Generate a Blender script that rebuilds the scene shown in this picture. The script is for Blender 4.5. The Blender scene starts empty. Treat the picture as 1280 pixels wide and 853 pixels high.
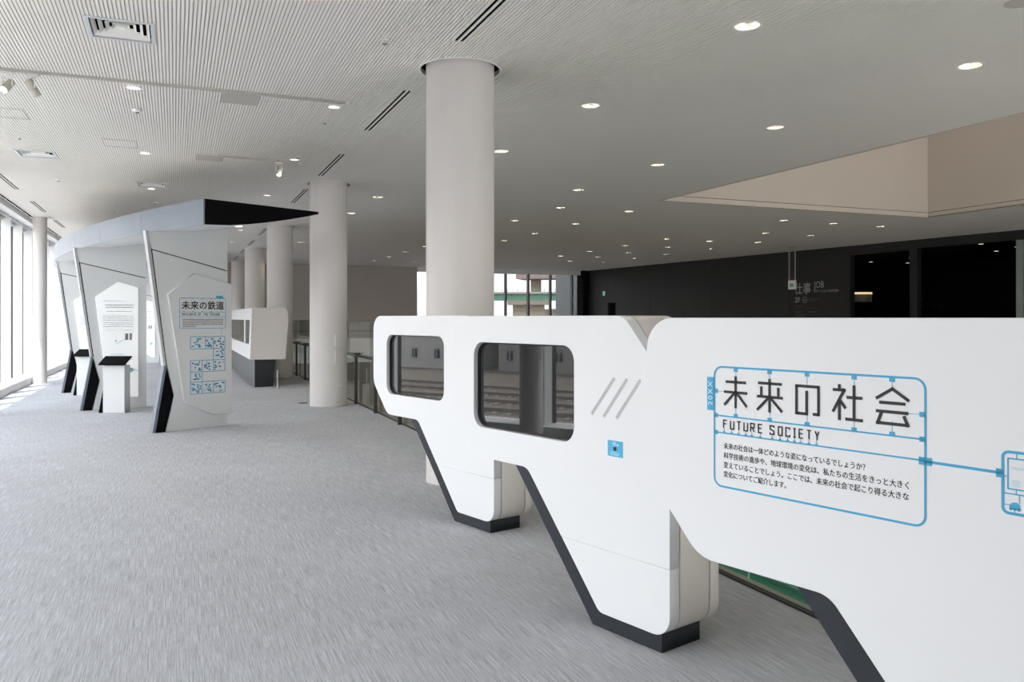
import bpy, bmesh, math, random
from mathutils import Vector, Matrix
random.seed(7)
sc = bpy.context.scene
COL = sc.collection
PI = math.pi

# ------------------------------------------------------------------ camera, sky, sun, exposure
YAW = math.radians(22.40)
cam_d = bpy.data.cameras.new('camera'); cam = bpy.data.objects.new('camera', cam_d); COL.objects.link(cam)
cam.location = (0, 0, 1.55); cam.rotation_euler = (PI/2, 0, -YAW)
cam_d.sensor_width = 36; cam_d.lens = 28.8; cam_d.shift_y = -29/1280; cam_d.clip_end = 2000
sc.camera = cam

w = bpy.data.worlds.new('sky'); sc.world = w; w.use_nodes = True
nt = w.node_tree; nt.nodes.clear()
out = nt.nodes.new('ShaderNodeOutputWorld'); bg = nt.nodes.new('ShaderNodeBackground')
tc = nt.nodes.new('ShaderNodeTexCoord'); sep = nt.nodes.new('ShaderNodeSeparateXYZ'); ramp = nt.nodes.new('ShaderNodeValToRGB')
ramp.color_ramp.elements[0].position = 0.0; ramp.color_ramp.elements[0].color = (1, .985, .97, 1)
ramp.color_ramp.elements[1].position = 0.9; ramp.color_ramp.elements[1].color = (.80, .875, 1, 1)
nt.links.new(tc.outputs['Generated'], sep.inputs[0]); nt.links.new(sep.outputs['Z'], ramp.inputs[0])
nt.links.new(ramp.outputs[0], bg.inputs[0]); bg.inputs[1].default_value = 6.0
nt.links.new(bg.outputs[0], out.inputs[0])

def light(name, kind, loc, energy, color=(1, 1, 1), **kw):
    d = bpy.data.lights.new(name, kind); d.energy = energy; d.color = color
    o = bpy.data.objects.new(name, d); COL.objects.link(o); o.location = loc
    for k, v in kw.items(): setattr(d, k, v)
    return o
def aim(o, v): o.rotation_euler = Vector(v).to_track_quat('-Z', 'Y').to_euler()
sun = light('sun', 'SUN', (-20, -10, 40), 9.0, (1, .96, .9), angle=0.01); aim(sun, (0.24, 0.40, -1.0))
# sky portals in the two glass walls and in the roof light (they only guide sampling of the sky)
def portal(name, loc, v, sx, sy):
    o = light(name, 'AREA', loc, 1, shape='RECTANGLE', size=sx, size_y=sy); aim(o, v); o.data.cycles.is_portal = True
    return o
portal('portal_left', (-3.56, 16, 2.05), (1, 0, 0), 3.8, 44).rotation_euler = (0, -PI/2, 0)
portal('portal_far', (14.8, 37.3, 1.9), (0, -1, 0), 9, 4.0)
# light shaft over the ceiling opening: a luminous skylight ceiling
shaft = light('skylight_lamp', 'AREA', (12.7, 6.0, 8.9), 230, (1, .95, .88), shape='RECTANGLE', size=7.2, size_y=15.6)
# general warm light of the ceiling downlights, hung just under the ceiling in rows
sc.view_settings.view_transform = 'Standard'; sc.view_settings.look = 'None'; sc.view_settings.gamma = 1
sc.view_settings.use_curve_mapping = False
sc.view_settings.exposure = 0.0
sc.cycles.use_denoising = True
sc.cycles.max_bounces = 10; sc.cycles.diffuse_bounces = 6; sc.cycles.glossy_bounces = 4
sc.cycles.transparent_max_bounces = 16
sc.cycles.sample_clamp_indirect = 8
sc.cycles.caustics_reflective = False; sc.cycles.caustics_refractive = False

# ------------------------------------------------------------------ materials
MATS = {}
def mat(name, col, rough=0.5, metal=0.0, ior=1.45, var=0.0, scale=8.0, bump=0.0, emit=None, es=0.0, coat=0.0):
    if name in MATS: return MATS[name]
    m = bpy.data.materials.new(name); m.use_nodes = True
    n = m.node_tree; b = n.nodes['Principled BSDF']
    b.inputs['Base Color'].default_value = (*col, 1); b.inputs['Roughness'].default_value = rough
    b.inputs['Metallic'].default_value = metal; b.inputs['IOR'].default_value = ior
    b.inputs['Coat Weight'].default_value = coat
    if emit: b.inputs['Emission Color'].default_value = (*emit, 1); b.inputs['Emission Strength'].default_value = es
    if var or bump:
        t = n.nodes.new('ShaderNodeTexCoord'); no = n.nodes.new('ShaderNodeTexNoise')
        no.inputs['Scale'].default_value = scale; no.inputs['Detail'].default_value = 4
        n.links.new(t.outputs['Object'], no.inputs['Vector'])
        if var:
            r = n.nodes.new('ShaderNodeValToRGB')
            r.color_ramp.elements[0].color = (*[c*(1-var) for c in col], 1); r.color_ramp.elements[1].color = (*[min(1, c*(1+var)) for c in col], 1)
            r.color_ramp.elements[0].position = .3; r.color_ramp.elements[1].position = .7
            n.links.new(no.outputs['Fac'], r.inputs[0]); n.links.new(r.outputs[0], b.inputs['Base Color'])
        if bump:
            bp = n.nodes.new('ShaderNodeBump'); bp.inputs['Strength'].default_value = bump; bp.inputs['Distance'].default_value = .002
            n.links.new(no.outputs['Fac'], bp.inputs['Height']); n.links.new(bp.outputs[0], b.inputs['Normal'])
    MATS[name] = m; return m
def glass(name, tint, ior=1.5, rough=0.0):
    m = bpy.data.materials.new(name); m.use_nodes = True; n = m.node_tree; n.nodes.clear()
    o = n.nodes.new('ShaderNodeOutputMaterial'); mx = n.nodes.new('ShaderNodeMixShader')
    tr = n.nodes.new('ShaderNodeBsdfTransparent'); gl = n.nodes.new('ShaderNodeBsdfGlossy'); fr = n.nodes.new('ShaderNodeFresnel')
    tr.inputs[0].default_value = (*tint, 1); gl.inputs['Roughness'].default_value = rough; fr.inputs[0].default_value = ior
    # the pane is a solid slab: the back faces see the inverse ratio, so keep the same thin-pane reflectance on both
    geo = n.nodes.new('ShaderNodeNewGeometry'); mm = n.nodes.new('ShaderNodeMath'); mm.operation = 'MULTIPLY'
    inv = n.nodes.new('ShaderNodeMath'); inv.operation = 'SUBTRACT'; inv.inputs[0].default_value = 1
    n.links.new(geo.outputs['Backfacing'], inv.inputs[1]); n.links.new(fr.outputs[0], mm.inputs[0]); n.links.new(inv.outputs[0], mm.inputs[1])
    n.links.new(mm.outputs[0], mx.inputs[0]); n.links.new(tr.outputs[0], mx.inputs[1]); n.links.new(gl.outputs[0], mx.inputs[2])
    n.links.new(mx.outputs[0], o.inputs[0]); MATS[name] = m; return m

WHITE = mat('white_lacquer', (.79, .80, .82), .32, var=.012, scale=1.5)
WHITE_SHADED = mat('white_lacquer_shaded', (.68, .635, .605), .42, var=.012, scale=1.5)  # white lacquer with the warm shade of the turned sides put into its colour
BASE = mat('black_plinth', (.021, .025, .033), .5, var=.1, scale=20)
BLACK = mat('black_satin', (.006, .006, .007), .9, ior=1.15, var=.1, scale=20)
GASKET = mat('black_gasket', (.02, .02, .02), .45, var=.1, scale=30)
MIRROR = mat('dark_window_glass', (.012, .013, .014), .015, ior=1.75, var=.02, scale=2)
CREAM = mat('column_paint', (.64, .612, .60), .42, var=.015, scale=2, bump=.05)
PLASTER = mat('beige_wall_paint', (.44, .40, .365), .75, var=.02, scale=1.2)
WELL = mat('beige_shaft_paint', (.55, .50, .445), .75, var=.02, scale=.8)
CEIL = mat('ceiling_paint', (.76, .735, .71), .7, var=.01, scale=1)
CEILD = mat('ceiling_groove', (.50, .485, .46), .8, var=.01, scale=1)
METAL = mat('brushed_aluminium', (.62, .65, .69), .30, metal=.85, var=.04, scale=6)
FASC = mat('silver_fascia', (.20, .228, .275), .42, metal=.2, var=.03, scale=3)
CHROME = mat('chrome_reflector', (.55, .53, .51), .22, metal=.92, var=.02, scale=10)
TRIMW = mat('white_trim_enamel', (.78, .77, .75), .45, var=.01, scale=10)
VENTB = mat('bluish_vent_enamel', (.55, .58, .62), .4, var=.02, scale=10)
GRILLE = mat('beige_perforated_metal', (.47, .44, .415), .55, var=.08, scale=90)
BULB = mat('warm_lamp', (.9, .9, .9), .4, emit=(1, .91, .82), es=4, var=.01, scale=5)
BULBW = mat('neutral_lamp', (.9, .9, .9), .4, emit=(1, .95, .88), es=1.5, var=.01, scale=5)
BLUE = mat('blue_print', (.06, .37, .61), .5, var=.02, scale=15)
BLUEL = mat('pale_blue_print', (.45, .68, .80), .5, var=.02, scale=15)
INK = mat('black_print', (.018, .016, .018), .5, var=.05, scale=30)
INKG = mat('grey_print', (.25, .25, .26), .5, var=.05, scale=30)
SIGNW = mat('white_vinyl_lettering', (.42, .42, .41), .5, var=.02, scale=15)
SIGND = mat('grey_vinyl_lettering', (.10, .10, .10), .5, var=.02, scale=15)
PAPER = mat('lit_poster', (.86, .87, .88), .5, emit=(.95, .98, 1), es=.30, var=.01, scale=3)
DWALL = mat('charcoal_wall_paint', (.022, .022, .023), .55, var=.05, scale=2)
FINW = mat('pavilion_white_laminate', (.70, .715, .725), .4, var=.015, scale=2)
MULL = mat('white_mullion', (.66, .665, .67), .4, var=.01, scale=3)
MULD = mat('dark_mullion', (.03, .033, .037), .4, var=.05, scale=10)
RAILM = mat('dark_bronze_steel', (.025, .024, .024), .4, metal=.3, var=.05, scale=20)
CONC = mat('slab_edge_paint', (.40, .38, .35), .8, var=.04, scale=2)
GROUND = mat('gravel_ballast', (.20, .175, .15), .95, var=.35, scale=1.2)
RAILS = mat('rusty_rail', (.20, .17, .145), .5, metal=.4, var=.2, scale=6)
BLD1 = mat('grey_render', (.34, .33, .31), .85, var=.06, scale=.4)
BLD2 = mat('pale_render', (.50, .49, .47), .85, var=.05, scale=.4)
WINB = mat('building_window', (.05, .06, .07), .15, var=.2, scale=2)
GREENP = mat('green_girder_paint', (.17, .36, .28), .6, var=.08, scale=.6)
PIER = mat('concrete_pier', (.30, .26, .215), .85, var=.08, scale=.5)
PINK = mat('pinkish_soffit', (.30, .24, .25), .8, var=.04, scale=.5)
GREYP = mat('grey_cladding', (.14, .15, .165), .5, metal=.2, var=.04, scale=1)
CARR = mat('dark_green_paint', (.02, .23, .15), .35, var=.04, scale=1)
CARR2 = mat('pale_green_stripe', (.10, .34, .24), .4, var=.04, scale=1)
LOWF = mat('lower_floor_stone', (.27, .25, .225), .5, var=.08, scale=1)
DARKIN = mat('black_room', (.008, .008, .008), .8, var=.05, scale=2)
LAMPS = mat('lamp_shade_glow', (.8, .7, .5), .6, emit=(1, .72, .38), es=.9, var=.02, scale=8)
WOOD = mat('pale_cabinet', (.35, .29, .2), .6, var=.1, scale=4)
EXITG = mat('exit_sign_green', (.1, .5, .3), .5, emit=(.25, .8, .5), es=.35, var=.02, scale=30)
GL_WIN = glass('window_glass', (.96, .965, .96))
GL_FAR = glass('tinted_window_glass', (.50, .505, .50))
GL_RAIL = glass('railing_glass', (.89, .915, .895))
GL_CLR = glass('counter_glass', (.75, .80, .78))

def carpet():
    m = bpy.data.materials.new('grey_streaked_carpet'); m.use_nodes = True; n = m.node_tree; b = n.nodes['Principled BSDF']
    b.inputs['Roughness'].default_value = .95; b.inputs['Specular IOR Level'].default_value = .15
    t = n.nodes.new('ShaderNodeTexCoord')
    def noise(sx, sy, detail=3, rough=.6, off=0):
        mp = n.nodes.new('ShaderNodeMapping'); mp.inputs['Scale'].default_value = (sx, sy, 1); mp.inputs['Location'].default_value = (off, off, 0)
        no = n.nodes.new('ShaderNodeTexNoise'); no.inputs['Scale'].default_value = 1; no.inputs['Detail'].default_value = detail; no.inputs['Roughness'].default_value = rough
        n.links.new(t.outputs['Object'], mp.inputs[0]); n.links.new(mp.outputs[0], no.inputs['Vector']); return no.outputs['Fac']
    a = noise(175, 3.6); c = noise(420, 14, 2, .5, 7); d = noise(.7, .5, 2, .5, 3)
    # half-metre carpet tiles with slightly different batches
    br = n.nodes.new('ShaderNodeTexBrick'); br.inputs['Scale'].default_value = 1; br.inputs['Mortar Size'].default_value = .0
    br.inputs['Brick Width'].default_value = .5; br.inputs['Row Height'].default_value = .5; br.offset = 0
    br.inputs['Color1'].default_value = (.47, .47, .47, 1); br.inputs['Color2'].default_value = (.53, .53, .53, 1)
    n.links.new(t.outputs['Object'], br.inputs['Vector'])
    def mixf(x, y, f):
        k = n.nodes.new('ShaderNodeMix'); k.inputs[0].default_value = f; n.links.new(x, k.inputs[2]); n.links.new(y, k.inputs[3]); return k.outputs[0]
    s = mixf(a, c, .35); s = mixf(s, d, .10); s = mixf(s, br.outputs['Color'], .25)
    r = n.nodes.new('ShaderNodeValToRGB'); e = r.color_ramp.elements
    e[0].position = .38; e[0].color = (.285, .285, .295, 1); e[1].position = .60; e[1].color = (.575, .595, .63, 1)
    k = e.new(.5); k.color = (.43, .438, .46, 1)
    n.links.new(s, r.inputs[0]); n.links.new(r.outputs[0], b.inputs['Base Color'])
    bp = n.nodes.new('ShaderNodeBump'); bp.inputs['Strength'].default_value = .35; bp.inputs['Distance'].default_value = .003
    n.links.new(s, bp.inputs['Height']); n.links.new(bp.outputs[0], b.inputs['Normal'])
    return m
CARPET = carpet()

# ------------------------------------------------------------------ helpers
def link(o, parent=None):
    COL.objects.link(o)
    if parent: o.parent = parent
    return o
def meshobj(name, verts, faces, m, parent=None, smooth=False):
    me = bpy.data.meshes.new(name); me.from_pydata(verts, [], faces); me.update()
    if m: me.materials.append(m)
    if smooth:
        for p in me.polygons: p.use_smooth = True
        me.set_sharp_from_angle(angle=math.radians(28))
    return link(bpy.data.objects.new(name, me), parent)
def thing(name, label=None, cat=None, loc=(0, 0, 0), rz=0, group=None, kind=None):
    o = bpy.data.objects.new(name, None); o.empty_display_size = .1; o.location = loc; o.rotation_euler = (0, 0, rz); COL.objects.link(o)
    return tag(o, label, cat, group, kind)
def tag(o, label=None, cat=None, group=None, kind=None):
    if label: o['label'] = label
    if cat: o['category'] = cat
    if group: o['group'] = group
    if kind: o['kind'] = kind
    return o
class MB:
    def __init__(s): s.v = []; s.f = []; s.sm = False
    def add(s, v, f):
        n = len(s.v); s.v += [tuple(x) for x in v]; s.f += [tuple(i+n for i in q) for q in f]; return s
    def box(s, x0, x1, y0, y1, z0, z1):
        v = [(x, y, z) for z in (z0, z1) for y in (y0, y1) for x in (x0, x1)]
        return s.add(v, [(0, 2, 3, 1), (4, 5, 7, 6), (0, 1, 5, 4), (2, 6, 7, 3), (0, 4, 6, 2), (1, 3, 7, 5)])
    def bar(s, a, b, wdt, h=None, up=(0, 0, 1)):
        h = h or wdt; a = Vector(a); b = Vector(b); d = (b-a).normalized(); u = Vector(up)
        if abs(d.dot(u)) > .99: u = Vector((1, 0, 0))
        x = d.cross(u).normalized(); y = x.cross(d).normalized()
        v = [p + x*sx*wdt/2 + y*sy*h/2 for p in (a, b) for sy in (-1, 1) for sx in (-1, 1)]
        return s.add(v, [(0, 1, 3, 2), (4, 6, 7, 5), (0, 4, 5, 1), (2, 3, 7, 6), (0, 2, 6, 4), (1, 5, 7, 3)])
    def lathe(s, prof, n=32, c=(0, 0), axis=None, cap=True):
        v = []; f = []
        for r, z in prof:
            for k in range(n):
                a = 2*PI*k/n; v.append((c[0]+r*math.cos(a), c[1]+r*math.sin(a), z))
        for i in range(len(prof)-1):
            for k in range(n):
                k2 = (k+1) % n; f.append((i*n+k, i*n+k2, (i+1)*n+k2, (i+1)*n+k))
        if cap:
            f.append(tuple(range(n))[::-1]); f.append(tuple((len(prof)-1)*n+k for k in range(n)))
        if axis is not None: v = [axis @ Vector(p) for p in v]
        return s.add(v, f)
    def poly(s, pts, y0, y1):
        # prism: pts (x, z) outline, between depths y0 and y1
        n = len(pts); v = [(x, y0, z) for x, z in pts] + [(x, y1, z) for x, z in pts]
        ar = sum(pts[i][0]*pts[(i+1) % n][1]-pts[(i+1) % n][0]*pts[i][1] for i in range(n))
        f = [tuple(range(n)), tuple(range(2*n-1, n-1, -1))] + [((i+1) % n, i, n+i, n+(i+1) % n) for i in range(n)]
        if ar < 0: f = [q[::-1] for q in f]
        return s.add(v, f)
    def build(s, name, m, parent=None, smooth=False):
        return meshobj(name, s.v, s.f, m, parent, smooth)
def roundpoly(pts, n=7):
    out = []
    N = len(pts)
    for i in range(N):
        x, z, r = (*pts[i], 0)[:3]
        if r <= 0: out.append((x, z)); continue
        p = Vector((x, z)); a = Vector(pts[i-1][:2]); b = Vector(pts[(i+1) % N][:2])
        da = (a-p).normalized(); db = (b-p).normalized(); ang = da.angle(db)
        t = min(r/math.tan(ang/2), (a-p).length*.49, (b-p).length*.49); r2 = t*math.tan(ang/2)
        c = p + (da+db).normalized()*(r2/math.sin(ang/2))
        s = p+da*t-c; e = p+db*t-c; a0 = math.atan2(s.y, s.x); a1 = math.atan2(e.y, e.x)
        d = (a1-a0+PI) % (2*PI)-PI
        for k in range(n+1): out.append((c.x+r2*math.cos(a0+d*k/n), c.y+r2*math.sin(a0+d*k/n)))
    return out
def plate(name, outline, y0, y1, m, parent, holes=(), bevel=.004):
    """flat plate in the x-z plane with holes, between depths y0 < y1, bevelled edge"""
    cu = bpy.data.curves.new(name, 'CURVE'); cu.dimensions = '2D'; cu.fill_mode = 'BOTH'
    bevel = min(bevel, (y1-y0)/2*.9)
    cu.extrude = (y1-y0)/2-bevel; cu.bevel_depth = bevel; cu.bevel_resolution = 2; cu.offset = -bevel
    for pl in (outline, *holes):
        sp = cu.splines.new('POLY'); sp.points.add(len(pl)-1); sp.use_cyclic_u = True
        for q, (x, z) in zip(sp.points, pl): q.co = (x, z, 0, 1)
    tmp = bpy.data.objects.new(name, cu); COL.objects.link(tmp)
    dg = bpy.context.evaluated_depsgraph_get(); me = bpy.data.meshes.new_from_object(tmp.evaluated_get(dg), depsgraph=dg)
    bpy.data.objects.remove(tmp); bpy.data.curves.remove(cu)
    yc = (y0+y1)/2
    for v in me.vertices: v.co = (v.co.x, yc-v.co.z, v.co.y)
    me.materials.clear(); me.materials.append(m); me.update()
    return link(bpy.data.objects.new(name, me), parent)
def text(name, body, x, z, size, m, parent, y=-.0012, ax='LEFT', sx=1.0, space=1.0, line=1.0, width=None, ext=.0004, bold=0.0):
    cu = bpy.data.curves.new(name, 'FONT'); cu.body = body; cu.size = size; cu.align_x = ax; cu.space_character = space
    cu.space_line = line; cu.extrude = ext; cu.resolution_u = 2; pass
    tmp = bpy.data.objects.new(name, cu); COL.objects.link(tmp)
    dg = bpy.context.evaluated_depsgraph_get(); me = bpy.data.meshes.new_from_object(tmp.evaluated_get(dg), depsgraph=dg)
    bpy.data.objects.remove(tmp); bpy.data.curves.remove(cu)
    if bold:
        bm = bmesh.new(); bm.from_mesh(me); g = bm.verts[:]+bm.edges[:]+bm.faces[:]
        for (dx, dy) in ((bold, 0), (0, bold), (bold, bold)):
            r = bmesh.ops.duplicate(bm, geom=g)
            for q in r['geom']:
                if isinstance(q, bmesh.types.BMVert): q.co.x += dx; q.co.y += dy; q.co.z += (dx+2*dy)*.03
        bm.to_mesh(me); bm.free()
    if width and len(me.vertices):
        xs = [v.co.x for v in me.vertices]; sx = width/(max(xs)-min(xs)); x0 = min(xs)
        for v in me.vertices: v.co.x -= x0
    for v in me.vertices: v.co = (x+v.co.x*sx, y-v.co.z, z+v.co.y)
    me.materials.clear(); me.materials.append(m); me.update()
    return link(bpy.data.objects.new(name, me), parent)
def strokes(mb, lines, wd, y=-.0014, th=.0008, miter=True):
    """flat print strokes in the x-z plane; each polyline of constant width"""
    for ln in lines:
        for i in range(len(ln)-1):
            a = Vector((ln[i][0], 0, ln[i][1])); b = Vector((ln[i+1][0], 0, ln[i+1][1])); d = (b-a).normalized()
            a2 = a - d*wd/2*(i > 0); b2 = b + d*wd/2*(i < len(ln)-2)
            s = Vector((-d.z, 0, d.x))*wd/2
            q = [a2-s, b2-s, b2+s, a2+s]
            mb.poly([(p.x, p.z) for p in q], y, y+th)
    return mb
def rect(mb, x0, x1, z0, z1, y=-.0014, th=.0008): return mb.box(x0, x1, y, y+th, z0, z1)
def copy_tree(o, parent=None):
    c = o.copy(); COL.objects.link(c); c.parent = parent
    for ch in list(o.children): copy_tree(ch, c)
    return c

ZC = 3.92      # ceiling height
ORD = ['nearest', 'second', 'third', 'fourth', 'fifth', 'sixth', 'seventh', 'eighth', 'ninth', 'tenth', 'eleventh', 'twelfth', 'thirteenth']

# ------------------------------------------------------------------ structure: floor
fl = MB().box(-3.6, 3.10, -6, 37.0, -.35, 0).box(3.10, 18.0, 28.0, 37.0, -.35, 0).box(18.0, 23.6, -6, 37.0, -.35, 0)
tag(fl.build('floor', CARPET), kind='structure')
tag(MB().box(3.10, 18.0, 27.9, 28.0, -.6, 0).box(3.10, 3.16, -6, 28, -.6, -.0).box(17.94, 18, -6, 28, -.6, 0).build('trim_1', CONC), kind='structure')
tag(MB().box(-3.6, 24, -6, 37.3, -5.3, -5.0).build('floor_lower', LOWF), kind='structure')
tag(MB().box(3.1, 18, 29.5, 29.8, -5, -.35).box(-3.5, -3.3, -6, 37, -5, -.35).box(18, 18.3, -6, 30, -5, -.35).build('wall_lower', mat('lower_wall_paint', (.64, .59, .52), .8, var=.02, scale=1)), kind='structure')
# unseen slab added above the ribbed ceiling to block sky light leaking in
tag(MB().box(-3.6, 9.0, -6, 37.4, 4.35, 4.6).box(9.0, 16.5, 14.25, 37.4, 4.35, 4.6).box(16.5, 24, -6, 37.4, 4.35, 4.6).box(9, 16.5, -6, -2.2, 4.35, 4.6).build('roof_light_block', BLACK), kind='structure')

# ------------------------------------------------------------------ ceiling of narrow ribs with real openings
COLX, COLY0, PITCH = 2.53, 7.44, 7.24
cols_y = [COLY0+PITCH*k for k in range(5)]
cols_y = [y for y in cols_y if y < 36.6]
lcols_y = [.25, 7.45, 14.7, 22.1, 29.3]
rows_r = {4.30: [5.42, 8.13, 10.84, 13.5],
          3.69: [15.86, 18.55, 26.25, 28.9],
          6.92: [5.48, 8.18, 10.87, 13.57],
          7.68: [15.92, 18.45, 26.2, 28.7, 31.2, 33.64],
          9.36: [15.87, 18.49, 21.05, 23.36, 33.48],
          13.7: [15.9, 21.0, 23.5, 26.0, 28.35],
          15.3: [15.95, 18.5, 21.1, 23.4, 25.95, 28.3, 30.8],
          16.95: [16.02, 18.54, 20.85, 23.4, 26.05, 28.35, 30.88]}
rows_l = {-.39: [9.29, 12.93, 16.46], 1.66: [9.28, 12.60, 16.47, 19.9, 23.3, 27.05, 30.1]}
slots_r = [(2.25, y0, y0+1.96) for y0 in (4.70, 8.32, 11.91, 15.40, 19.0, 22.6, 26.2, 29.8, 33.2)]
slots_l = [(-2.68, y0, y0+1.85) for y0 in (15.6, 19.1, 22.58, 26.1, 29.6)]
vents = [(-.405, 7.46), (-1.84, 13.58), (-.37, 15.95)]
holes_c = [(COLX, y, .385) for y in cols_y] + [(x, y, .112) for x, ys in rows_r.items() for y in ys] + [(x, y, .072) for x, ys in rows_l.items() for y in ys]
holes_r = [(x-.05, x+.05, a, b) for x, a, b in slots_r+slots_l] + [(x-.24, x+.24, y-.25, y+.25) for x, y in vents] + [(9.1, 16.4, -2.2, 14.1)]
P_ = .03
cv, cf, cfm = [], [], []
x = -3.08
wx = lambda Y: 21.06+(15.08-Y)*(1.76/21.08)     # dark wall line
while x < 22.6:
    xm = x+P_/2
    cuts = []
    for cx, cy, r in holes_c:
        if abs(xm-cx) < r:
            h = math.sqrt(r*r-(xm-cx)**2); cuts.append((cy-h, cy+h))
    for x0, x1, y0, y1 in holes_r:
        if x0 < xm < x1: cuts.append((y0, y1))
    cuts.sort(); segs = []; y = -6.0
    for a, b in cuts:
        if a > y: segs.append((y, a))
        y = max(y, b)
    if y < 37.0: segs.append((y, 37.0))
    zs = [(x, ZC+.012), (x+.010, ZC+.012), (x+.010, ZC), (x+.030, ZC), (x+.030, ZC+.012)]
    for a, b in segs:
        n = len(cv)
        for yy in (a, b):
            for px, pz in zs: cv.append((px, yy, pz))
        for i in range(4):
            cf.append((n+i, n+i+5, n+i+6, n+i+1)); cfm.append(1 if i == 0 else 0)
    x += P_
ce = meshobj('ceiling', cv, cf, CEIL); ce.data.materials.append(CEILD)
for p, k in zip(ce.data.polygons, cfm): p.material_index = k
tag(ce, kind='structure')

# light shaft above the ceiling opening
sx0, sx1, sy0, sy1 = 9.1, 16.4, -2.2, 14.1
sh = thing('wall_shaft', kind='structure')
lo = MB(); z0, z1 = ZC-.005, 4.02
lo.box(sx0-.06, sx0, sy0, sy1, z0, z1).box(sx1, sx1+.06, sy0, sy1, z0, z1).box(sx0-.06, sx1+.06, sy1, sy1+.06, z0, z1).box(sx0-.06, sx1+.06, sy0-.06, sy0, z0, z1)
lo.build('lower_band', WELL, sh)
gap = MB(); z0, z1 = 4.02, 4.032
gap.box(sx0-.09, sx0-.03, sy0, sy1, z0, z1).box(sx1+.03, sx1+.09, sy0, sy1, z0, z1).box(sx0-.06, sx1+.06, sy1+.03, sy1+.09, z0, z1)
gap.build('shadow_gap', BLACK, sh)
z0, z1 = 4.032, 9.0
def panel_run(a, b, n, fn):
    for k in range(n):
        p = a+(b-a)*k/n; q = a+(b-a)*(k+1)/n-.008
        fn(p, q).build('wall_panel', WELL, sh)
panel_run(sx0, sx1+.06, 1, lambda p, q: MB().box(p, q, sy1, sy1+.06, z0, z1))
panel_run(sy0, 9.0, 5, lambda p, q: MB().box(sx1, sx1+.06, p, q, z0, z1))
MB().box(sx1, sx1+.06, 9.0, sy1+.06, z0, z1).build('wall_panel', WELL, sh)
MB().box(sx0-.06, sx0, sy0, sy1, z0, z1).build('wall_panel', WELL, sh)
MB().box(sx0-.06, sx1+.06, sy0-.06, sy0, z0, z1).build('wall_panel', WELL, sh)
MB().box(sx0-.3, sx1+.3, sy0-.3, sy1+.3, 9.0, 9.2).build('wall_top', WELL, sh)
lp = MB().box(16.42, 16.48, 8.97, 9.0, ZC-.006, 9).build('joint_strip', CONC, sh)
# long ceiling slot beyond the shaft
t = thing('ceiling_slot', 'long thin dark slot in the ceiling right of the beige shaft', 'vent', (16.6, 11.9, ZC))
MB().box(0, 4.2, -.05, .05, -.006, .01).build('slot_frame', CEIL, t); MB().box(.01, 4.19, -.03, .03, -.009, -.005).build('slot', BLACK, t)

# ------------------------------------------------------------------ structure: walls
tag(MB().box(-3.6, 10.47, 37.0, 37.3, 0, ZC+.3).build('wall_far', PLASTER), kind='structure')
tag(MB().box(-3.6, 24, -6.3, -6, 0, ZC+.3).build('wall_back', PLASTER), kind='structure')
# dark wall along the right, with two wide openings into a dark gallery
wa = Vector((19.24, 36.9, 0)); wu = Vector((21.06-19.3, 15.08-36.16, 0)).normalized(); wn = Vector((wu.y, -wu.x, 0))   # wn points into the room
def WP(tt, d, z): p = wa + wu*(tt+.74) - wn*d; return (p.x, p.y, z)      # d: depth behind the wall face, tt as measured from the far corner
dw = thing('wall_right', kind='structure')
def wbox(t0, t1, d0, d1, z0, z1, name, m, parent):
    v = [WP(tt, d, z) for z in (z0, z1) for d in (d0, d1) for tt in (t0, t1)]
    return MB().add(v, [(0, 1, 3, 2), (4, 6, 7, 5), (0, 4, 5, 1), (2, 3, 7, 6), (0, 2, 6, 4), (1, 5, 7, 3)]).build(name, m, parent)
# separate full-height panels with narrow joints
wbox(-.74, .53, 0, .2, 0, ZC+.2, 'wall_panel', DWALL, dw); wbox(.54, 1.25, 0, .2, 0, ZC+.2, 'wall_panel', DWALL, dw)
wbox(1.25, 1.92, 0, .2, 2.28, ZC+.2, 'wall_panel', DWALL, dw)
tt = 1.92
while tt < 15.3:
    e = min(tt+1.36, 15.51); wbox(tt+.006, e, 0, .2, 0, ZC+.2, 'wall_panel', DWALL, dw); tt += 1.36
wbox(15.51, 17.71, 0, .2, 3.62, ZC+.2, 'wall_panel', DWALL, dw)
wbox(17.71, 17.96, 0, .2, 0, ZC+.2, 'wall_panel', DWALL, dw)
wbox(17.96, 21.05, 0, .2, 3.66, ZC+.2, 'wall_panel', DWALL, dw)
wbox(21.05, 42.5, 0, .2, 0, ZC+.2, 'wall_panel', DWALL, dw)
# gallery behind the openings
g = thing('wall_gallery', kind='structure')
wbox(5, 24, 10.0, 10.2, 0, 4.1, 'wall_panel', DARKIN, g); wbox(5, 5.2, .2, 10.1, 0, 4.1, 'wall_panel', DARKIN, g); wbox(24, 24.2, .2, 10.1, 0, 4.1, 'wall_panel', DARKIN, g)
wbox(5, 24.2, .2, 10.2, 3.95, 4.1, 'ceiling_panel', DARKIN, g); wbox(5, 24.2, .2, 10.2, -.3, 0, 'floor_panel', DARKIN, g)
MB().box(18.95, 19.25, 36.6, 37.3, 0, ZC+.3).build('wall_panel', BLACK, dw)
# pale glass edge at the near side of the second opening
o = wbox(21.02, 21.2, -.12, -.02, 0, 3.64, 'glass_door_edge', mat('pale_green_glass_edge', (.30, .36, .33), .4, var=.05, scale=3), None)
tag(o, 'tall pale green glass edge at the right end of the dark openings', 'glass panel')

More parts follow.
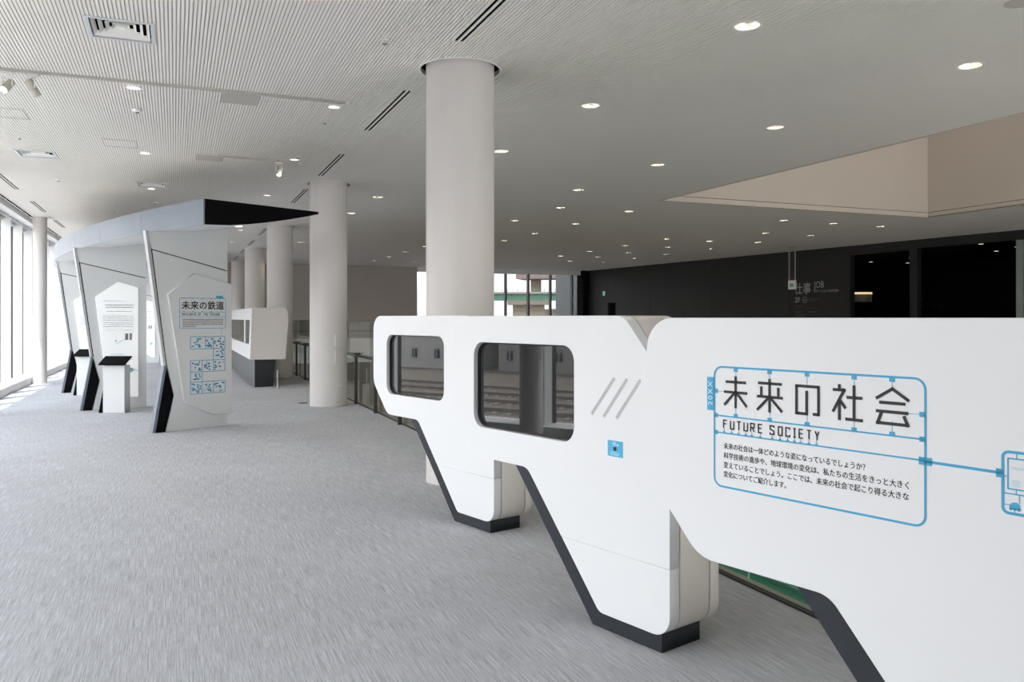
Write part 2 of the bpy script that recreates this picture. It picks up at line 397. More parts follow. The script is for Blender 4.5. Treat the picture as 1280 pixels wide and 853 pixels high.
# ------------------------------------------------------------------ windows
def window_wall():
    W = thing('window_1', kind='structure')
    XG = -3.50
    MB().box(-3.60, -3.10, -1.14, 37, 0, .16).build('window_sill', MULL, W)
    tag(MB().box(-3.60, -3.10, -6, -1.14, 0, ZC+.3).build('wall_left_light_block', PLASTER), kind='structure')  # unseen stretch, made solid to cut window light from behind the camera
    MB().box(-3.54, -3.42, -6, 37, 3.66, 3.74).build('transom', MULL, W)
    MB().box(-3.54, -3.36, -6, 37, 3.74, 3.80).build('transom', METAL, W)
    MB().box(-3.60, -3.15, -6, 37, 3.80, 3.94).build('transom', MULL, W)
    MB().box(-3.14, -3.08, -6, 37, 3.935, 3.95).build('shadow_gap', BLACK, W)
    f0 = MB().box(-3.45, -3.26, -.03, .03, .16, 3.70).build('mullion', MULL, W)
    d0 = MB().box(-3.53, -3.45, -.04, .04, .16, 3.70).build('mullion_edge', MULD, f0)
    g0 = MB().box(XG-.006, XG+.006, -.68, .68, .16, 3.70).build('glass_pane', GL_WIN, W)
    n = 0; y = 7.5-1.44*6
    while y < 36.6:
        if n == 0: f, gg, dd = f0, g0, d0
        else:
            f = f0.copy(); COL.objects.link(f); dd = d0.copy(); COL.objects.link(dd); dd.parent = f; gg = g0.copy(); COL.objects.link(gg)
        f.location = (0, y, 0); gg.location = (0, y+.72, 0); y += 1.44; n += 1
window_wall()
W2 = thing('window_2', kind='structure')
MB().box(10.47, 19.0, 36.95, 37.15, 0, .25).build('window_sill', MULD, W2)
MB().box(10.47, 19.0, 36.9, 37.25, 3.70, 4.2).build('header_beam', CEIL, W2)
m0 = MB().box(-.035, .035, 36.9, 37.12, .25, 3.7).build('mullion', MULD, W2)
g0 = MB().box(.035, 1.165, 37.12, 37.132, .25, 3.7).build('glass_pane', GL_FAR, W2)
for k in range(7):
    mm = m0 if k == 0 else m0.copy(); gg = g0 if k == 0 else g0.copy()
    if k: COL.objects.link(mm); COL.objects.link(gg)
    mm.location = (11.31+1.2*k, 0, 0); gg.location = (11.31+1.2*k, 0, 0)
MB().box(10.5, 11.28, 37.12, 37.132, .25, 3.7).build('glass_pane', GL_WIN, W2)

# grey clad wing outside the far windows
t = thing('cladding_wing', 'grey vertical-panelled outside wing beyond the far windows beside the black corner', 'facade', (19.45, 37.4, 0))
for k in range(6):
    MB().box(0, .3, k*.58+.01, (k+1)*.58, -5, 7).build('cladding_panel', GREYP, t)
MB().box(.04, .3, 0, 3.5, -5, 7).build('backing', BLACK, t)

# ------------------------------------------------------------------ columns
def column(x, y, r, lab, ring=True, h=3.99):
    t = thing('column', lab, 'column', (x, y, 0))
    MB().lathe([(r, 0), (r, 1.017), (r-.004, 1.02), (r-.004, 1.026), (r, 1.029), (r, h)], 64).build('shaft', CREAM, t, True)
    if ring:
        MB().lathe([(r+.075, ZC+.06), (r+.068, ZC+.06), (r+.055, ZC+.002), (r+.055, ZC-.004), (r+.075, ZC-.004), (r+.075, ZC+.06)], 64, cap=False).build('collar_ring', TRIMW, t)
        MB().lathe([(r-.002, ZC+.05), (r+.07, ZC+.05)], 64, cap=False).build('collar_gap', BLACK, t)
    return t
cl = ['large pale round column behind the white partitions, nearest the camera', 'white round column by the glass railing, second of the row', 'pale round column behind the white counter, third of the row', 'pale column beyond the counter, fourth of the row', 'farthest pale column of the row beyond the counter']
for y, lab in zip(cols_y, cl):
    t = column(COLX, y, .325, lab)
    if y < 23:
        # small cover plates low on the side facing the camera
        ang = math.atan2(-y, -COLX)+.0
        for (da, z0, z1, ww) in ((.35, 1.05, 1.26, .022), (.35, .76, .98, .022), (.62, .36, .375, .10), (.62, .03, .045, .10)):
            a = ang+da; n = Vector((math.cos(a), math.sin(a), 0)); s = Vector((-n.y, n.x, 0))
            p = n*.325; q = [p-s*ww/2-n*.01, p+s*ww/2-n*.01, p+s*ww/2+n*.006, p-s*ww/2+n*.006]
            MB().add([(v.x, v.y, z0) for v in q]+[(v.x, v.y, z1) for v in q], [(0, 3, 2, 1), (4, 5, 6, 7), (0, 1, 5, 4), (1, 2, 6, 5), (2, 3, 7, 6), (3, 0, 4, 7)]).build('cover_plate', TRIMW, t)
for i, y in enumerate(lcols_y):
    labs = ['slim white round column at the window wall behind the camera', 'slim round window-wall column mirrored in the larger dark partition window', 'slim white round column at the window wall just outside the left edge', 'slim white round column standing at the left window wall', 'slim white round column at the window wall behind the pavilion']
    if i in (1, 2, 3, 4):
        t = column(-2.93, y, .15, labs[i], ring=False, h=ZC+.011)

# ------------------------------------------------------------------ train-nose partitions
U = lambda v: (math.cos(v), math.sin(v))
def partition(loc, rz, top, label, window=False):
    t = thing('exhibit_partition', label, 'partition', (loc[0], loc[1], 0), rz)
    T = top
    hole = [roundpoly([(-1.472, .90, .085), (-.585, .90, .085), (-.585, 1.405, .085), (-1.472, 1.405, .085)][::-1])] if window else []
    up = roundpoly([(-1.705, T, .12), (-.232, T, .10), (.058, T-.328, .05), (.058, .4006, 0), (-.684, .4006, 0), (-.968, .722, .09), (-1.46, .722, .14), (-1.705, .985, .16)])
    low = roundpoly([(-.681, .3994, 0), (.058, .3994, 0), (.058, .08, .10), (-.40, .08, .06)])
    full = roundpoly([(-1.705, T, .12), (-.232, T, .10), (.058, T-.328, .05), (.058, .08, .10), (-.40, .08, .06), (-.968, .722, .09), (-1.46, .722, .14), (-1.705, .985, .16)])
    ins = roundpoly([(-1.690, T-.014, .11), (-.238, T-.014, .09), (.046, T-.325, .05), (.046, .094, .09), (-.392, .094, .05), (-.960, .737, .09), (-1.455, .737, .13), (-1.690, .99, .15)])
    plate('front_panel', up, 0, .066, WHITE, t, hole, .0025)
    plate('leg_panel', low, 0, .066, WHITE, t, (), .0015)
    plate('shell', full, .074, .286, WHITE_SHADED, t, (), .008)
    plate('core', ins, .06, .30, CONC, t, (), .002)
    plate('back_panel', full, .294, .36, WHITE_SHADED, t, (), .008)
    plate('plinth', [(-1.12, .76), (-.455, 0), (0, 0), (0, .12), (-.36, .12), (-.90, .76)], .012, .285, BASE, t, (), .001)
    if window:
        g = roundpoly([(-1.471, .901, .084), (-.586, .901, .084), (-.586, 1.404, .084), (-1.471, 1.404, .084)])
        gi = roundpoly([(-1.463, .909, .078), (-.593, .909, .078), (-.593, 1.397, .078), (-1.463, 1.397, .078)])
        plate('window_gasket', g, .026, .050, GASKET, t, (gi[::-1],), .003)
        plate('window_pane', gi, .038, .048, MIRROR, t, (), .0005)
    return t
R1 = math.atan2(-.962, .274)
A1 = partition((2.089, 5.502), R1, 1.567, 'white train-nose partition with one small dark window, farthest of the three', True)
A2 = partition((2.069, 3.230), R1, 1.561, 'middle white partition with dark window, three slanted speaker strips and blue sticker', True)
RB = math.radians(-75.1)
B = partition((2.05, .96), RB, 1.550, 'nearest white partition printed with the blue-framed FUTURE SOCIETY heading')
# speaker perforations: three slanted strips of holes
for (xa, za), (xb, zb) in (((-.451, 1.066), (-.289, 1.258)), ((-.365, 1.061), (-.205, 1.258)), ((-.277, 1.062), (-.119, 1.258))):
    mb = MB(); d = Vector((xb-xa, zb-za)); L = d.length; d.normalize(); s = Vector((-d.y, d.x)); n = 26
    for r in range(3):
        for k in range(n):
            p = Vector((xa, za))+d*(L*(k+.5*(r % 2))/n)+s*(r-1)*.0062
            mb.poly([(p.x+.0025*math.cos(a*PI/3), p.y+.0025*math.sin(a*PI/3)) for a in range(6)], -.0012, .0005)
    o = mb.build('speaker_grille', INK, A2); tag(o, kind='stuff')
st = MB().box(-.337, -.235, -.0016, 0, .871, .949).build('guide_sticker', mat('sky_blue_sticker', (.08, .43, .68), .4, var=.02, scale=9), A2)
rect(MB(), -.297, -.277, .900, .919, -.0024).build('sticker_square', INK, st)
mb = MB(); rect(mb, -.315, -.272, .893, .896, -.0024); rect(mb, -.322, -.256, .885, .888, -.0024); rect(mb, -.318, -.262, .878, .881, -.0024)
mb.build('sticker_lines', BLUEL, st)
mb = MB()
for k in range(12):
    a = k*PI/6; mb.poly([(-.292+.009*math.cos(a), .934+.009*math.sin(a)), (-.292+.012*math.cos(a+.2), .934+.012*math.sin(a+.2)), (-.292+.012*math.cos(a-.2), .934+.012*math.sin(a-.2))], -.0024, -.0016)
rect(mb, -.296, -.288, .930, .938, -.0024); rect(mb, -.275, -.262, .931, .934, -.0024); rect(mb, -.275, -.264, .925, .928, -.0024)
mb.build('sticker_emblem', mat('white_print', (.8, .85, .88), .5, var=.01, scale=9), st)

# ---- printed heading on the nearest partition
def ring_path(x0, x1, z0, z1, r):
    p = roundpoly([(x0, z0, r), (x1, z0, r), (x1, z1, r), (x0, z1, r)]); return p+[p[0]]
def tube_path(mb, pts, wd, y=-.0014):
    n = len(pts)-1; L = []; Rr = []
    for i in range(n):
        a = Vector(pts[i-1 if i else n-1]); b = Vector(pts[(i+1) % n]); d = (b-a).normalized(); s = Vector((-d.y, d.x))*wd/2; p = Vector(pts[i]); L.append(p+s); Rr.append(p-s)
    for i in range(n):
        j = (i+1) % n; mb.poly([(Rr[i].x, Rr[i].y), (Rr[j].x, Rr[j].y), (L[j].x, L[j].y), (L[i].x, L[i].y)], y, y+.0008)
    return mb
fr = MB()
tube_path(fr, ring_path(-1.391, -.682, .984, 1.385, .030), .0062)
strokes(fr, [[(-1.388, 1.221), (-.685, 1.221)]], .0045); strokes(fr, [[(-1.388, 1.164), (-.685, 1.164)]], .0045)
strokes(fr, [[(-.682, 1.162), (-.49, 1.160)]], .0075)
for xx in (-1.304, -1.173, -1.040, -.887, -.774):
    rect(fr, xx-.008, xx+.008, 1.371, 1.384); rect(fr, xx-.008, xx+.008, 1.221, 1.232)
    strokes(fr, [[(xx, 1.375), (xx, 1.345)], [(xx, 1.262), (xx, 1.228)]], .0015, -.0008)
for (xx, zz) in ((-1.385, 1.303), (-1.385, 1.221), (-1.385, 1.164), (-.689, 1.288), (-.689, 1.221)): rect(fr, xx-.009, xx+.008, zz-.007, zz+.007)
rect(fr, -.700, -.664, 1.152, 1.173); rect(fr, -.505, -.486, 1.148, 1.170)
strokes(fr, [[(-1.38, 1.303), (-1.345, 1.303)], [(-.73, 1.287), (-.69, 1.288)]], .0015, -.0008)
for xx in (-1.351, -1.320, -1.293, -1.264, -1.240, -1.208, -1.164, -1.135, -1.107, -1.084, -1.062, -1.034, -1.008):
    strokes(fr, [[(xx, 1.181), (xx, 1.166)]], .0012); rect(fr, xx-.004, xx+.004, 1.165, 1.170)
fr.build('heading_frame', BLUE, B)
yt = MB().poly(roundpoly([(-1.422, 1.236, .004), (-1.391, 1.236, 0), (-1.391, 1.349, 0), (-1.422, 1.349, .004)]), -.0014, -.0004).build('year_tab', BLUE, B)
yo = text('year_lettering', '20XX', 0, 0, .027, mat('pale_tab_lettering', (.62, .78, .86), .5, var=.01, scale=9), yt, y=0, space=1.25, bold=.0003)
for v in yo.data.vertices: v.co = (-1.3985-v.co.z, v.co.y-.002, 1.252+v.co.x*1.10)
S = [
 [(-1.304, 1.357), (-1.304, 1.251)], [(-1.344, 1.337), (-1.263, 1.337)], [(-1.351, 1.303), (-1.258, 1.303)], [(-1.306, 1.304), (-1.350, 1.259)], [(-1.302, 1.304), (-1.260, 1.259)],
 [(-1.173, 1.356), (-1.173, 1.249)], [(-1.216, 1.341), (-1.128, 1.341)], [(-1.204, 1.330), (-1.204, 1.300)], [(-1.141, 1.330), (-1.141, 1.300)], [(-1.220, 1.298), (-1.125, 1.298)], [(-1.175, 1.297), (-1.220, 1.254)], [(-1.171, 1.297), (-1.127, 1.254)],
 [(-1.041, 1.328), (-1.041, 1.257), (-1.076, 1.257), (-1.076, 1.341), (-1.001, 1.341), (-1.001, 1.258), (-1.020, 1.258)],
 [(-.933, 1.355), (-.933, 1.340)], [(-.954, 1.338), (-.918, 1.338), (-.954, 1.272)], [(-.933, 1.306), (-.933, 1.249)], [(-.930, 1.306), (-.913, 1.285)], [(-.887, 1.354), (-.887, 1.255)], [(-.910, 1.318), (-.862, 1.318)], [(-.914, 1.254), (-.860, 1.254)],
 [(-.821, 1.322), (-.773, 1.352), (-.726, 1.321)], [(-.811, 1.312), (-.736, 1.312)], [(-.821, 1.287), (-.728, 1.287)], [(-.804, 1.286), (-.816, 1.254), (-.730, 1.254), (-.741, 1.279)]]
strokes(MB(), S, .0088, -.0020).build('heading_lettering', INK, B)
# FUTURE SOCIETY in thin squared strokes
GL = {'F': [[(0, 0), (0, 1), (1, 1)], [(0, .55), (.8, .55)]], 'U': [[(0, 1), (0, 0), (1, 0), (1, 1)]], 'T': [[(0, 1), (1, 1)], [(.5, 1), (.5, 0)]],
      'R': [[(0, 0), (0, 1), (1, 1), (1, .5), (0, .5)], [(.5, .5), (1, 0)]], 'E': [[(1, 1), (0, 1), (0, 0), (1, 0)], [(0, .52), (.85, .52)]],
      'S': [[(1, .8), (1, 1), (0, 1), (0, .6), (1, .4), (1, 0), (0, 0), (0, .2)]], 'O': [[(0, 0), (1, 0), (1, 1), (0, 1), (0, 0)]],
      'C': [[(1, .8), (1, 1), (0, 1), (0, 0), (1, 0), (1, .2)]], 'I': [[(.5, 0), (.5, 1)], [(.2, 1), (.8, 1)], [(.2, 0), (.8, 0)]], 'Y': [[(0, 1), (.5, .5), (1, 1)], [(.5, .5), (.5, 0)]],
      'A': [[(0, 0), (0, .7), (.5, 1), (1, .7), (1, 0)], [(0, .45), (1, .45)]], 'L': [[(0, 1), (0, 0), (1, 0)]], 'W': [[(0, 1), (.2, 0), (.5, .6), (.8, 0), (1, 1)]],
      'H': [[(0, 0), (0, 1)], [(1, 0), (1, 1)], [(0, .5), (1, .5)]]}
mb = MB()
for ch, xx in zip('FUTURESOCIETY', (-1.346, -1.318, -1.291, -1.264, -1.238, -1.208, -1.164, -1.134, -1.107, -1.083, -1.060, -1.033, -1.006)):
    strokes(mb, [[(xx+(p-.5)*.0135, 1.181+q*.0265) for p, q in l] for l in GL[ch]], .0040, -.0020)
mb.build('subtitle_lettering', INK, B)
body = ['未来の社会は一体どのような姿になっているでしょうか？', '科学技術の進歩や、地球環境の変化は、私たちの生活をきっと大きく', '変えていることでしょう。ここでは、未来の社会で起こり得る大きな', '変化についてご紹介します。']
for ln, z, wd in zip(body, (1.113, 1.081, 1.0495, 1.0185), (.500, .626, .626, .240)):
    text('body_lettering', ln, -1.353, z, .0225, INK, B, width=wd, y=-.0006, bold=.0003)
# ticket drawing at the right-hand edge
tk = MB()
tube_path(tk, ring_path(-.489, -.20, 1.062, 1.215, .014), .007)
tube_path(tk, ring_path(-.477, -.36, 1.123, 1.199, .001), .0035)
strokes(tk, [[(-.487, 1.111), (-.204, 1.111)]], .003); strokes(tk, [[(-.457, 1.214), (-.457, 1.199)], [(-.458, 1.123), (-.458, 1.111)], [(-.486, 1.154), (-.477, 1.154)], [(-.451, 1.111), (-.451, 1.09)], [(-.486, 1.083), (-.47, 1.083)], [(-.462, 1.075), (-.462, 1.064)]], .002)
tk.poly(roundpoly([(-.474, 1.074, .003), (-.448, 1.074, .003), (-.450, 1.086, .004), (-.456, 1.091, .003), (-.466, 1.090, .003), (-.473, 1.084, .003)]), -.0016, -.0006)
for xx in (-.470, -.461, -.452): tk.poly([(xx+.004*math.cos(a*PI/4), 1.074+.004*math.sin(a*PI/4)) for a in range(8)], -.0016, -.0006)
tk.build('ticket_drawing', BLUE, B)
mb = MB()
for k in range(4): strokes(mb, [[(-.468+.004*(j), 1.144-.0045*k+(.0008 if j % 2 else -.0008)) for j in range(6)]], .0012)
mb.build('ticket_lines', BLUEL, B)
text('ticket_lettering', 'TICKET', -.471, 1.172, .009, BLUEL, B, width=.052)

# ------------------------------------------------------------------ railing along the floor opening
def railing(pts, label, posts=True, zh=.88, ztop=1.48):
    a = Vector(pts[0]); b = Vector(pts[1]); L = (b-a).length; d = (b-a).normalized()
    t = thing('glass_railing', label, 'railing', (a.x, a.y, 0), math.atan2(d.y, d.x))
    n = round(L/1.55)
    MB().box(0, L, -.018, .018, 0, .014).build('floor_channel', RAILM, t)
    g0 = p0 = None
    for k in range(n):
        x0 = k*L/n
        if not g0:
            g0 = MB().box(.008, L/n-.008, -.006, .006, .014, ztop).build('glass_pane', GL_RAIL, t)
            e0 = MB().box(.008, L/n-.008, -.008, .008, ztop, ztop+.008).build('glass_cap', GREYP, t)
            p0 = MB().box(-.022, .022, -.075, -.02, 0, .84).build('post', RAILM, t)
            c0 = MB().box(-.06, .06, -.09, .02, .84, .92).build('post_bracket', RAILM, p0)
        else:
            for o in (g0, e0, p0):
                q = o.copy(); COL.objects.link(q); q.location = (x0-(.42 if o is p0 and abs(a.y-x0-3.85) < .3 else 0), 0, 0)
                if o is p0: c = c0.copy(); COL.objects.link(c); c.parent = q
    m = MB().box(0, L, -.095, -.055, zh-.02, zh+.015).build('handrail', RAILM, t)
    return t
railing([(3.07, 27.10), (3.07, -5.45)], 'glass railing with dark posts along the near edge of the floor opening')
far_r = railing([(17.6, 28.05), (3.3, 28.05)], 'glass railing across the far end of the floor opening', zh=1.1, ztop=1.44)

# ------------------------------------------------------------------ lower hall: dark green carriage under the railing
t = thing('museum_carriage', 'dark green vehicle roof on the lower floor seen through the railing glass', 'vehicle', (6.6, 9, -5))
MB().poly(roundpoly([(-1.4, .9, .05), (1.4, .9, .05), (1.4, 3.1, .3), (.6, 3.5, .4), (-.6, 3.5, .4), (-1.4, 3.1, .3)]), -8, 8).build('body', CARR, t)
MB().box(-1.42, 1.42, -8.02, 8.02, 2.55, 2.7).build('stripe', CARR2, t)
MB().box(-.25, -.05, -7.9, 7.9, 3.49, 3.55).build('roof_rib', CARR2, t)
for y in (-6.5, -4.7, 4.7, 6.5):
    for s in (-1, 1):
        MB().lathe([(.43, 0), (.43, .12)], 24, axis=Matrix.Translation((s*.8, y, .43)) @ Matrix.Rotation(PI/2, 4, 'Y')).build('wheel', BLACK, t)
for s in (-1, 1):
    for k in range(8): MB().box(s*1.40-.015, s*1.40+.015, -7.2+k*1.85, -6.2+k*1.85, 1.8, 2.45).build('window_pane', WINB, t)
MB().box(-.8, .8, -7.6, 7.6, .35, .95).build('underframe', BLACK, t)

# ------------------------------------------------------------------ pavilion (curved canopy on radial information walls)
CX, CY, CR = 24.69, 23.25, 27.26
pv = thing('information_pavilion', 'white pavilion with a curved silver-edged canopy on angled information walls', 'pavilion', (-1.0, 20, 0))
pv_off = Vector((-1.0, 20, 0))
a0 = math.atan2(10.97-CY, .34-CX) % (2*PI); a1 = math.atan2(35.3-CY, -(35.3-CY)*0-1) 
a0 = math.atan2(10.97-CY, .34-CX)  # negative, near -153 deg
a0 = a0 if a0 > 0 else a0+2*PI; half = a0-PI; a1 = PI-half
def arc(rr, a, z): return (CX+rr*math.cos(a)-pv_off.x, CY+rr*math.sin(a)-pv_off.y, z)
prof = [(0, 3.045), (1.705, 3.045), (1.705, 3.012), (1.48, 2.955), (1.26, 2.902), (1.07, 2.862), (.877, 2.823), (.6, 2.775), (.35, 2.742), (0, 2.722)]
N = 56; v = []; f = []
for i in range(N+1):
    a = a0+(a1-a0)*i/N
    for L, z in prof: v.append(arc(CR-L, a, z))
m = len(prof)
for i in range(N):
    for j in range(m):
        j2 = (j+1) % m; f.append((i*m+j, i*m+j2, (i+1)*m+j2, (i+1)*m+j))
f.append(tuple(range(m))); f.append(tuple(N*m+j for j in range(m))[::-1])
meshobj('canopy', v, f, FINW, pv)
for (aa, da) in ((a0, .0007), (a1, -.0007)):
    v = [arc(CR-L, aa, z) for L, z in prof]+[arc(CR-L, aa+da, z) for L, z in prof]
    f = [tuple(range(m)), tuple(range(2*m-1, m-1, -1))]+[((i+1) % m, i, m+i, m+(i+1) % m) for i in range(m)]
    meshobj('canopy_end_cap', v, f, BLACK, pv)
arcl = (a0-a1)*CR; npan = round(arcl/1.87)
for k in range(npan):
    b0 = a0-(a0-a1)*k/npan-.00012; b1 = a0-(a0-a1)*(k+1)/npan+.00012; v = []; f = []; q = 4
    for i in range(q+1):
        a = b0+(b1-b0)*i/q
        for rr, z in ((CR+.001, 2.722), (CR+.012, 2.722), (CR+.012, 3.045), (CR+.001, 3.045)): v.append(arc(rr, a, z))
    for i in range(q):
        for j in range(4): f.append((i*4+j, (i+1)*4+j, (i+1)*4+(j+1) % 4, i*4+(j+1) % 4))
    f += [(0, 1, 2, 3), (q*4+3, q*4+2, q*4+1, q*4)]
    meshobj('fascia_panel', v, f, FASC, pv)
for k in range(10):
    a = a0-.018-(a0-a1)*.1*k; c = arc(CR-.75, a, 0); zz = 2.798
    MB().lathe([(.05, zz-.006), (.05, zz+.01)], 16, (c[0], c[1])).build('canopy_lamp', BULBW, pv)

def bars(mb, x0, x1, z, h, n, rnd, y=-.0015):
    """a line of unreadably small lettering"""
    x = x0
    while x < x1-.004:
        wd = rnd.uniform(.006, .012); rect(mb, x, min(x+wd, x1), z, z+h*rnd.uniform(.7, 1), y); x += wd+rnd.uniform(.003, .007)
def fin(loc, deg, pr=.9, br=.93, kind=1, seed=1, S=1.0):
    rnd = random.Random(seed)
    t = bpy.data.objects.new('information_wall', None); t.empty_display_size = .1; COL.objects.link(t); t.parent = pv
    t.location = (loc[0]-pv_off.x, loc[1]-pv_off.y, 0); t.rotation_euler = (0, 0, math.radians(deg))
    panel = [(-.205, 2.80), (.03, .89), (.09, .49), (-.015, 0), (pr, 0), (pr, 2.84)]
    # wall panel is the body of the information wall, in two boards divided by the slanting dark joint
    dz = lambda x: 2.475-(x+.24)*.22
    upr = [(-.215, dz(-.215)+.007), (pr, dz(pr)+.007), (pr, 2.93), (-.07, 2.80), (-.07, 2.718), (-.262, 2.718)]
    dn = [(-.02, 0), (pr, 0), (pr, dz(pr)-.007), (-.205, dz(-.205)-.007), (-.005, .93), (.095, .49)]
    plate('upper_board', upr, 0, .07, FINW, t, (), .002); plate('main_board', dn, 0, .07, FINW, t, (), .002)
    MB().poly([(-.2, dz(-.2)-.02), (pr-.02, dz(pr)-.02), (pr-.02, dz(pr)+.02), (-.2, dz(-.2)+.02)], .012, .06).build('dark_joint', BLACK, t)
    MB().poly([(-.300, 2.715), (-.257, 2.715), (-.262+.245, .90), (-.05, .90)], -.004, .074).build('edge_strip', METAL, t)
    MB().poly([(-.257, 2.715), (-.233, 2.715), (-.238+.24, .90), (-.017, .90)], .004, .066).build('dark_edge', BLACK, t)
    MB().poly([(-.012, .885), (.085, .49), (-.03, 0), (-.165, 0)], -.006, .078).build('black_foot', BLACK, t)
    MB().poly([(-.045, .905), (-.012, .885), (-.165, 0), (-.205, 0)], -.006, .078).build('foot_edge', FASC, t)
    if kind == 1:
        brd = plate('raised_board', [(-.01, 1.87), (.367, 2.165), (br, 2.035), (br, .184), (.642, .182), (.227, .385)], -.045, -.002, FINW, t, (), .004)
        Y = -.0462
        mb = MB(); tube_path(mb, ring_path(.150, .838, 1.405, 1.825, .018), .007, Y)
        strokes(mb, [[(.15, 1.630), (.838, 1.630)], [(.15, 1.565), (.838, 1.565)]], .005, Y)
        for k in range(5): rect(mb, .215+k*.135-.008, .215+k*.135+.008, 1.812, 1.826, Y); rect(mb, .215+k*.135-.008, .215+k*.135+.008, 1.630, 1.642, Y)
        strokes(mb, [[(.77, 1.405), (.77, 1.285)]], .004, Y); rect(mb, .69, .80, 1.828, 1.862, Y)
        # the big squared numeral 2, made of outlined cells filled with tiny pictograms
        cells = [(.308, .53, 1.115, 1.285), (.53, .648, 1.115, 1.285), (.648, .826, 1.115, 1.285), (.648, .826, .955, 1.115), (.648, .826, .795, .955), (.48, .648, .795, .955),
                 (.308, .48, .795, .955), (.308, .48, .655, .795), (.308, .48, .49, .655), (.48, .65, .49, .655), (.65, .83, .49, .655)]
        for (x0, x1, z0, z1) in cells:
            tube_path(mb, ring_path(x0, x1, z0, z1, .004), .008, Y)
            for _ in range(15):
                cx_ = rnd.uniform(x0+.02, x1-.02); cz_ = rnd.uniform(z0+.02, z1-.02); q = rnd.random()
                if q < .4: rect(mb, cx_-rnd.uniform(.006, .022), cx_+.016, cz_-.009, cz_+.009, Y)
                elif q < .7: mb.poly([(cx_+.014*math.cos(a*PI/4), cz_+.014*math.sin(a*PI/4)) for a in range(8)], Y, Y+.0008)
                else: strokes(mb, [[(cx_-.018, cz_-.008), (cx_, cz_+.01), (cx_+.018, cz_-.008)]], .003, Y)
        mb.build('board_drawing', BLUE, t)
        text('board_heading', '未来の鉄道', .180, 1.675, .125, INK, t, y=Y-.0006, width=.63, bold=.0035)
        mb = MB(); xx = .19
        for wrd in ('RAILWAYS', 'OF', 'THE', 'FUTURE'):
            for ch in wrd:
                strokes(mb, [[(xx+p*.015, 1.584+q*.028) for p, q in l] for l in GL[ch]], .0048, Y-.0006); xx += .0262
            xx += .024
        for z in (1.522, 1.498, 1.474, 1.450, 1.426): bars(mb, .195, .80 if z > 1.43 else .39, z, .012, 0, rnd, Y)
        tag(mb.build('board_lettering', INK, t), kind='stuff')
    else:
        q = br
        bp_ = [(.02, 1.90), (.37, 2.16), (q, 2.07), (q, .19), (q-.10, .19), (.20, .42)]
        plate('poster_board', bp_, -.025, -.001, PAPER, t, (), .003)
        Y = -.0262; mb = MB(); x0 = .13; x1 = q-.07
        bars(mb, x0+.04, x1, 1.76, .020, 0, rnd, Y); bars(mb, x0+.04, x1, 1.72, .020, 0, rnd, Y); bars(mb, x0+.06, x1-.03, 1.655, .014, 0, rnd, Y)
        for k in range(6): bars(mb, x0+.01, x1, 1.575-.036*k, .013, 0, rnd, Y)
        bars(mb, x0+.05, x1-.22, 1.335, .010, 0, rnd, Y); bars(mb, x0+.33, x1, 1.335, .010, 0, rnd, Y)
        for k in range(2): bars(mb, x0+.14, x1-.02*k, .865-.034*k, .013, 0, rnd, Y)
        mb.build('poster_lettering', INKG, t)
        mb = MB(); rect(mb, x0+.01, x1-.12, 1.83, 1.838, Y); bars(mb, x0+.12, x1-.16, .92, .022, 0, rnd, Y)
        strokes(mb, [[(x0+.2, 1.1), (x0+.38, 1.2)], [(x0+.42, .68), (x0+.6, .62)], [(x0+.34, .70), (x0+.5, .66)]], .012, Y)
        mb.poly([(x0+.44+.045*math.cos(a*PI/6), .655+.045*math.sin(a*PI/6)) for a in range(12)], Y, Y+.0008)
        mb.build('poster_drawing', BLUEL, t)
        mb = MB(); rect(mb, x0+.35, x0+.40, 1.17, 1.285, Y); rect(mb, x0+.42, x0+.46, 1.17, 1.285, Y); rect(mb, x0+.19, x0+.215, 1.145, 1.17, Y)
        mb.build('poster_picture', INKG, t)
    return t
fin((-.09, 12.08), 26.7, .895, .935, 1, 3)
fin((-1.25, 15.38), 14.6, .83, .69, 2, 4)
fin((-1.95, 19.16), 6.4, .83, .69, 2, 5)
fin((-2.32, 23.25), 0, .83, .69, 2, 6)
fin((-1.95, 27.3), -7.5, .83, .69, 2, 7)
fin((-1.28, 31.0), -15, .83, .69, 2, 8)

# pedestals with tilted touch screens
def pedestal(loc, rz, label):
    t = thing('touch_pedestal', label, 'kiosk', (*loc, 0), rz)
    plate('cabinet', roundpoly([(0, 0, 0), (.345, 0, 0), (.345, .775, .01), (0, .775, .01)]), 0, .22, FINW, t, (), .004)
    MB().poly([(-.075, 0), (0, 0), (0, .40)], .01, .21).build('base_wedge', BLACK, t)
    MB().box(.05, .295, .04, .18, .775, .80).build('screen_neck', BLACK, t)
    v = [(-.06, -.06, .79), (.37, -.06, .79), (.41, .28, .90), (-.02, .28, .90)]
    v = [(-.035, -.08, .782), (.385, -.08, .782), (.36, .25, .895), (-.07, .25, .895)]
    MB().add(v+[(x, y, z+.022) for x, y, z in v], [(0, 3, 2, 1), (4, 5, 6, 7), (0, 1, 5, 4), (1, 2, 6, 5), (2, 3, 7, 6), (3, 0, 4, 7)]).build('tilted_screen', BLACK, t)
pedestal((-1.075, 14.86), math.radians(-20), 'white pedestal with tilted black screen before the middle information wall')
pedestal((-1.80, 18.40), math.radians(-21), 'white pedestal with tilted black screen nearest the left windows')

